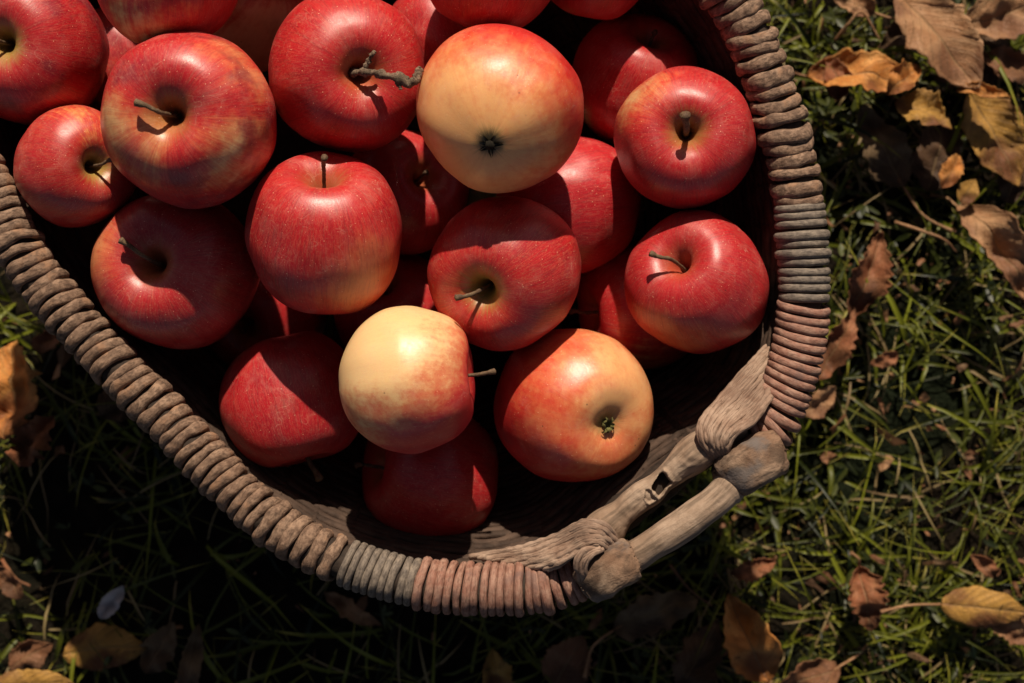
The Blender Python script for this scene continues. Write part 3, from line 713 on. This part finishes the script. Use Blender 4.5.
leaf(938, 152, 82, 54, 75, 'dark', 'dark brown leaf in shade under the small golden leaf', z=.026, curl=.3, stem=None, seed=12)
leaf(997, 138, 106, 66, -62, 'yellow', 'yellow brown blotched leaf at the right edge below the large tan leaf', z=.034, curl=.35, stem=None, seed=14, crump=.15)
leaf(1000, 250, 124, 58, -58, 'tan', 'long folded tan leaf at the right edge with a bright inner face', z=.046, curl=1.0, roll=-10, stem=(.3, .2), seed=17)
leaf(868, 275, 92, 56, 70, 'rust', 'crumpled rust brown leaf standing beside the right rim', z=.040, curl=1.1, stem=None, seed=19, crump=.26, tooth=.12)
leaf(838, 345, 84, 34, 62, 'rust', 'narrow torn rust coloured leaf close against the right rim', z=.038, curl=.8, stem=None, seed=20, crump=.25, tooth=.12)
leaf(1010, 12, 90, 60, 20, 'tan', 'brown leaf in the top right corner behind the large tan leaf', z=.036, curl=.5, stem=None, seed=22)
leaf(975, 62, 90, 60, 200, 'dark', 'dark leaf hidden beneath the large tan leaf', z=.022, curl=.2, stem=None, seed=23)
leaf(855, 4, 44, 26, 160, 'tan', 'small pinkish tan leaf scrap at the top edge right of the basket', z=.035, curl=.5, stem=(.9, .3), seed=24)
leaf(12, 388, 110, 70, 100, 'orange', 'mottled orange leaf at the left edge below the rim', z=.050, crump=.35, tooth=.12, curl=.4, roll=-14, pitch=-10, stem=None, seed=26)
leaf(105, 648, 84, 50, 5, 'yellow', 'broad yellow brown leaf in shade near the bottom left', z=.022, curl=-.3, stem=None, seed=28, crump=.05, tooth=.02)
leaf(160, 648, 60, 36, 60, 'olive', 'small olive leaf right of the broad yellow brown leaf', z=.024, curl=.3, stem=None, seed=29)
leaf(192, 662, 76, 28, 80, 'olive', 'narrow pale olive leaf standing up at the bottom edge', z=.030, curl=.6, stem=None, seed=30)
leaf(30, 684, 90, 34, 5, 'yellow', 'bright yellow leaf cut by the bottom left edge', z=.034, curl=-.3, stem=None, seed=31, crump=.06)
leaf(112, 602, 40, 20, 55, 'white', 'small pale lilac white petal in the dark grass', z=.034, curl=.6, stem=None, seed=33, name='petal', cat='petal', group='loose petals', crump=.2, tooth=.02)
leaf(352, 610, 66, 24, -32, 'tan', 'curled tan leaf in shade just below the basket rim', z=.032, curl=1.0, stem=None, seed=34)
leaf(748, 640, 98, 66, 115, 'orange', 'orange brown leaf lit on its right half at the bottom edge', z=.040, curl=.8, stem=(.5, -.4), seed=36, crump=.14)
leaf(700, 655, 80, 50, 60, 'dark', 'dark brown leaf leaning against the orange brown leaf', z=.026, curl=.5, stem=None, seed=37)
leaf(806, 680, 74, 44, 200, 'brown', 'mauve brown leaf at the bottom edge with its long stalk pointing up right', z=.034, curl=.5, stem=(1.1, .25), seed=38)
leaf(755, 568, 46, 26, 20, 'rust', 'small crinkled rust leaf below the handle', z=.032, curl=.9, stem=None, seed=40, crump=.3, tooth=.15)
leaf(866, 600, 66, 54, -80, 'rust', 'ragged rust leaf curled open in the lower right grass', z=.038, curl=1.1, stem=(.3, .4), seed=42, crump=.28, tooth=.15)
leaf(985, 608, 92, 46, -6, 'yellow', 'yellow brown oval leaf at lower right with a pink stalk to the left', z=.036, curl=-.4, stem=(.8, .1), seed=44, crump=.06, tooth=.02)
leaf(1012, 625, 60, 40, -40, 'tan', 'pale tan leaf tip behind the oval leaf at the right edge', z=.030, curl=.5, stem=None, seed=45)
leaf(568, 662, 60, 54, 60, 'brown', 'round reddish brown leaf in deep shade at the bottom middle', z=.028, curl=.3, stem=None, seed=47, crump=.06)
leaf(497, 674, 50, 34, 100, 'yellow', 'dim orange leaf cut by the bottom edge left of the round reddish leaf', z=.026, curl=.4, stem=None, seed=48)
leaf(655, 612, 90, 50, 20, 'olive', 'dark olive leaf in shade below the left handle end', z=.026, curl=.4, stem=(.6, .4), seed=49)
leaf(968, 191, 28, 24, 60, 'yellow', 'tiny round yellow leaf between the stalks at right', z=.042, curl=.3, stem=None, seed=51, crump=.05, tooth=.01)
leaf(820, 402, 44, 30, 40, 'tan', 'pinkish tan leaf scrap peeping out beside the red cane coils', z=.034, curl=.4, stem=None, seed=52)
leaf(128, 395, 70, 44, 40, 'dark', 'dark leaf in shadow beneath the left rim', z=.030, curl=.3, stem=None, seed=53)
leaf(985, 565, 34, 20, 140, 'rust', 'small rust leaf scrap above the oval leaf at lower right', z=.030, curl=.7, stem=None, seed=54, crump=.2)
leaf(885, 360, 30, 18, 200, 'rust', 'tiny rust leaf scrap in the grass right of the rim', z=.030, curl=.7, stem=None, seed=55, crump=.2)
leaf(30, 655, 50, 34, 30, 'brown', 'brown leaf above the yellow leaf in the bottom left corner', z=.024, curl=.3, stem=None, seed=57)
leaf(905, 78, 46, 38, 40, 'orange', 'small crisp orange leaf curled over the right end of the long stalked orange leaf', z=.056, curl=1.0, roll=-18, stem=None, seed=61, crump=.2)
leaf(836, 78, 44, 40, 100, 'rust', 'folded rust leaf under the left end of the long stalked orange leaf', z=.042, curl=1.0, stem=None, seed=62, crump=.2)
leaf(952, 170, 40, 26, 60, 'orange', 'small peach orange leaf tip poking out below the dark brown leaf', z=.044, curl=.6, roll=-15, stem=None, seed=63, crump=.2)
leaf(985, 92, 54, 20, -10, 'orange', 'narrow curled orange scrap at the tip of the large tan leaf', z=.052, curl=1.0, roll=-15, stem=None, seed=64, crump=.2)
leaf(1015, 180, 50, 40, 70, 'dark', 'dark leaf at the right edge between the blotched leaf and the folded tan leaf', z=.026, curl=.5, stem=None, seed=65)
leaf(1008, 66, 60, 44, 160, 'brown', 'brown leaf at the right edge beside the tip of the large tan leaf', z=.030, curl=.7, stem=None, seed=66)
leaf(905, 30, 60, 36, 220, 'dark', 'dark leaf shadowed on the left of the large tan leaf', z=.026, curl=.5, stem=None, seed=67)
leaf(50, 340, 40, 24, 30, 'rust', 'small rust leaf scrap in the grass just under the left rim', z=.04, curl=.7, stem=None, seed=68, crump=.2)
leaf(8, 580, 46, 26, 130, 'brown', 'torn brown leaf scrap at the left edge above the bottom corner', z=.03, curl=.7, stem=None, seed=69, crump=.2)
leaf(34, 440, 60, 44, 60, 'rust', 'torn rust coloured leaf piece overlapping the mottled orange leaf at the left edge', z=.058, curl=.6, roll=-14, stem=None, seed=71, crump=.35, tooth=.12)
# litter of unrecognisable crumbs
mb = MB()
for _ in range(2200):
    x, y = spot(); z = rg.uniform(.003, .022); L = rg.choice((.002, .003, .004, .006, .009))*rg.uniform(.7, 1.2); c = Vector((x, y, z)); a = rg.uniform(0, 6.28); N = 7; asp = rg.uniform(.15, .6)
    nrm = Vector((rg.uniform(-1.2, 1.2), rg.uniform(-1.2, 1.2), 1)).normalized(); u = nrm.cross(Vector((math.cos(a), math.sin(a), 0))).normalized(); s = nrm.cross(u)
    V = [c+nrm*L*.15]+[c+(u*math.cos(6.283*k/N)+s*math.sin(6.283*k/N)*asp)*L*rg.uniform(.35, 1.2)+nrm*L*rg.uniform(-.2, .2) for k in range(N)]
    mb.add(V, [(0, k+1, (k+1) % N+1) for k in range(N)], [(rg.random(), .3)]*(N+1), rg.choice((0, 0, 1, 2)))
o = mb.build('leaf_litter', [LM['brown'], LM['tan'], LM['dark']], None, False); tag(o, 'crumbled brown leaf bits in the grass', 'leaf litter', kind='stuff')
# twigs and stalks
def twig(pts, r, mat, label):
    w = [P(*p) for p in pts]; root = w[0]; mb = MB()
    tube(mb, [p-root for p in resample(catmull(w, 10), .002)], lambda t: r*(1-.4*t), 8, r*.3, 400)
    o = mb.build('twig', mat); o.location = root; tag(o, label, 'twig', 'dry stalks in the grass')
twig([(895, 222, .03), (925, 232, .038), (945, 240, .040), (956, 252, .034)], .0011, LM['tan'], 'pale bent stalk in the grass below the shaded leaves at right')
twig([(835, 40, .03), (850, 22, .04), (862, 12, .042), (880, 40, .036)], .0011, LM['tan'], 'thin brown hooked stalk at the top right of the rim')
twig([(670, 565, .03), (690, 590, .034), (712, 606, .036)], .0009, LM['brown'], 'thin stalk slanting from under the handle to the orange brown leaf')
twig([(2, 560, .02), (15, 578, .03), (30, 586, .032)], .0013, LM['rust'], 'short reddish stalk at the left edge')

# ------------------------------------------------------------------ camera, light
cam = bpy.data.cameras.new('camera'); co = bpy.data.objects.new('camera', cam); COL.objects.link(co)
co.location = (0, 0, ZC); co.rotation_euler = (0, 0, 0); cam.lens = LENS; cam.sensor_width = SENS; cam.clip_start = .01; cam.clip_end = 200
cam.dof.use_dof = True; cam.dof.focus_distance = ZC-.215; cam.dof.aperture_fstop = 7.0
S.camera = co
EL, AZ = math.radians(35.5), math.radians(2)     # azimuth measured from +Y towards +X
sd = Vector((math.sin(AZ)*math.cos(EL), math.cos(AZ)*math.cos(EL), math.sin(EL)))
sl = bpy.data.lights.new('sun', 'SUN'); sl.energy = 5.0; sl.angle = math.radians(.7); sl.color = (1, .87, .70)
so = bpy.data.objects.new('sun', sl); COL.objects.link(so); so.rotation_euler = sd.to_track_quat('Z', 'Y').to_euler(); so.location = (0, 2, 2)
w = bpy.data.worlds.new('World'); S.world = w; w.use_nodes = True; nt = w.node_tree
bg = nt.nodes['Background']; sky = nt.nodes.new('ShaderNodeTexSky'); sky.sky_type = 'NISHITA'; sky.sun_disc = False
sky.air_density = .45; sky.dust_density = .6; sky.ozone_density = .6; sky.sun_elevation = EL; sky.sun_rotation = AZ
tint = nt.nodes.new('ShaderNodeMix'); tint.data_type = 'RGBA'; tint.blend_type = 'MULTIPLY'; tint.inputs[0].default_value = 1
tint.inputs[7].default_value = (1.0, .76, .58, 1)      # warm tint added to the sky so the shaded sides look less blue
nt.links.new(sky.outputs[0], tint.inputs[6]); nt.links.new(tint.outputs[2], bg.inputs[0]); bg.inputs[1].default_value = .085
S.view_settings.view_transform = 'Standard'; S.view_settings.look = 'None'; S.view_settings.exposure = 0.25; S.view_settings.gamma = 1
S.render.resolution_x, S.render.resolution_y = W, H
S.render.engine = 'CYCLES'
S.cycles.max_bounces = 6
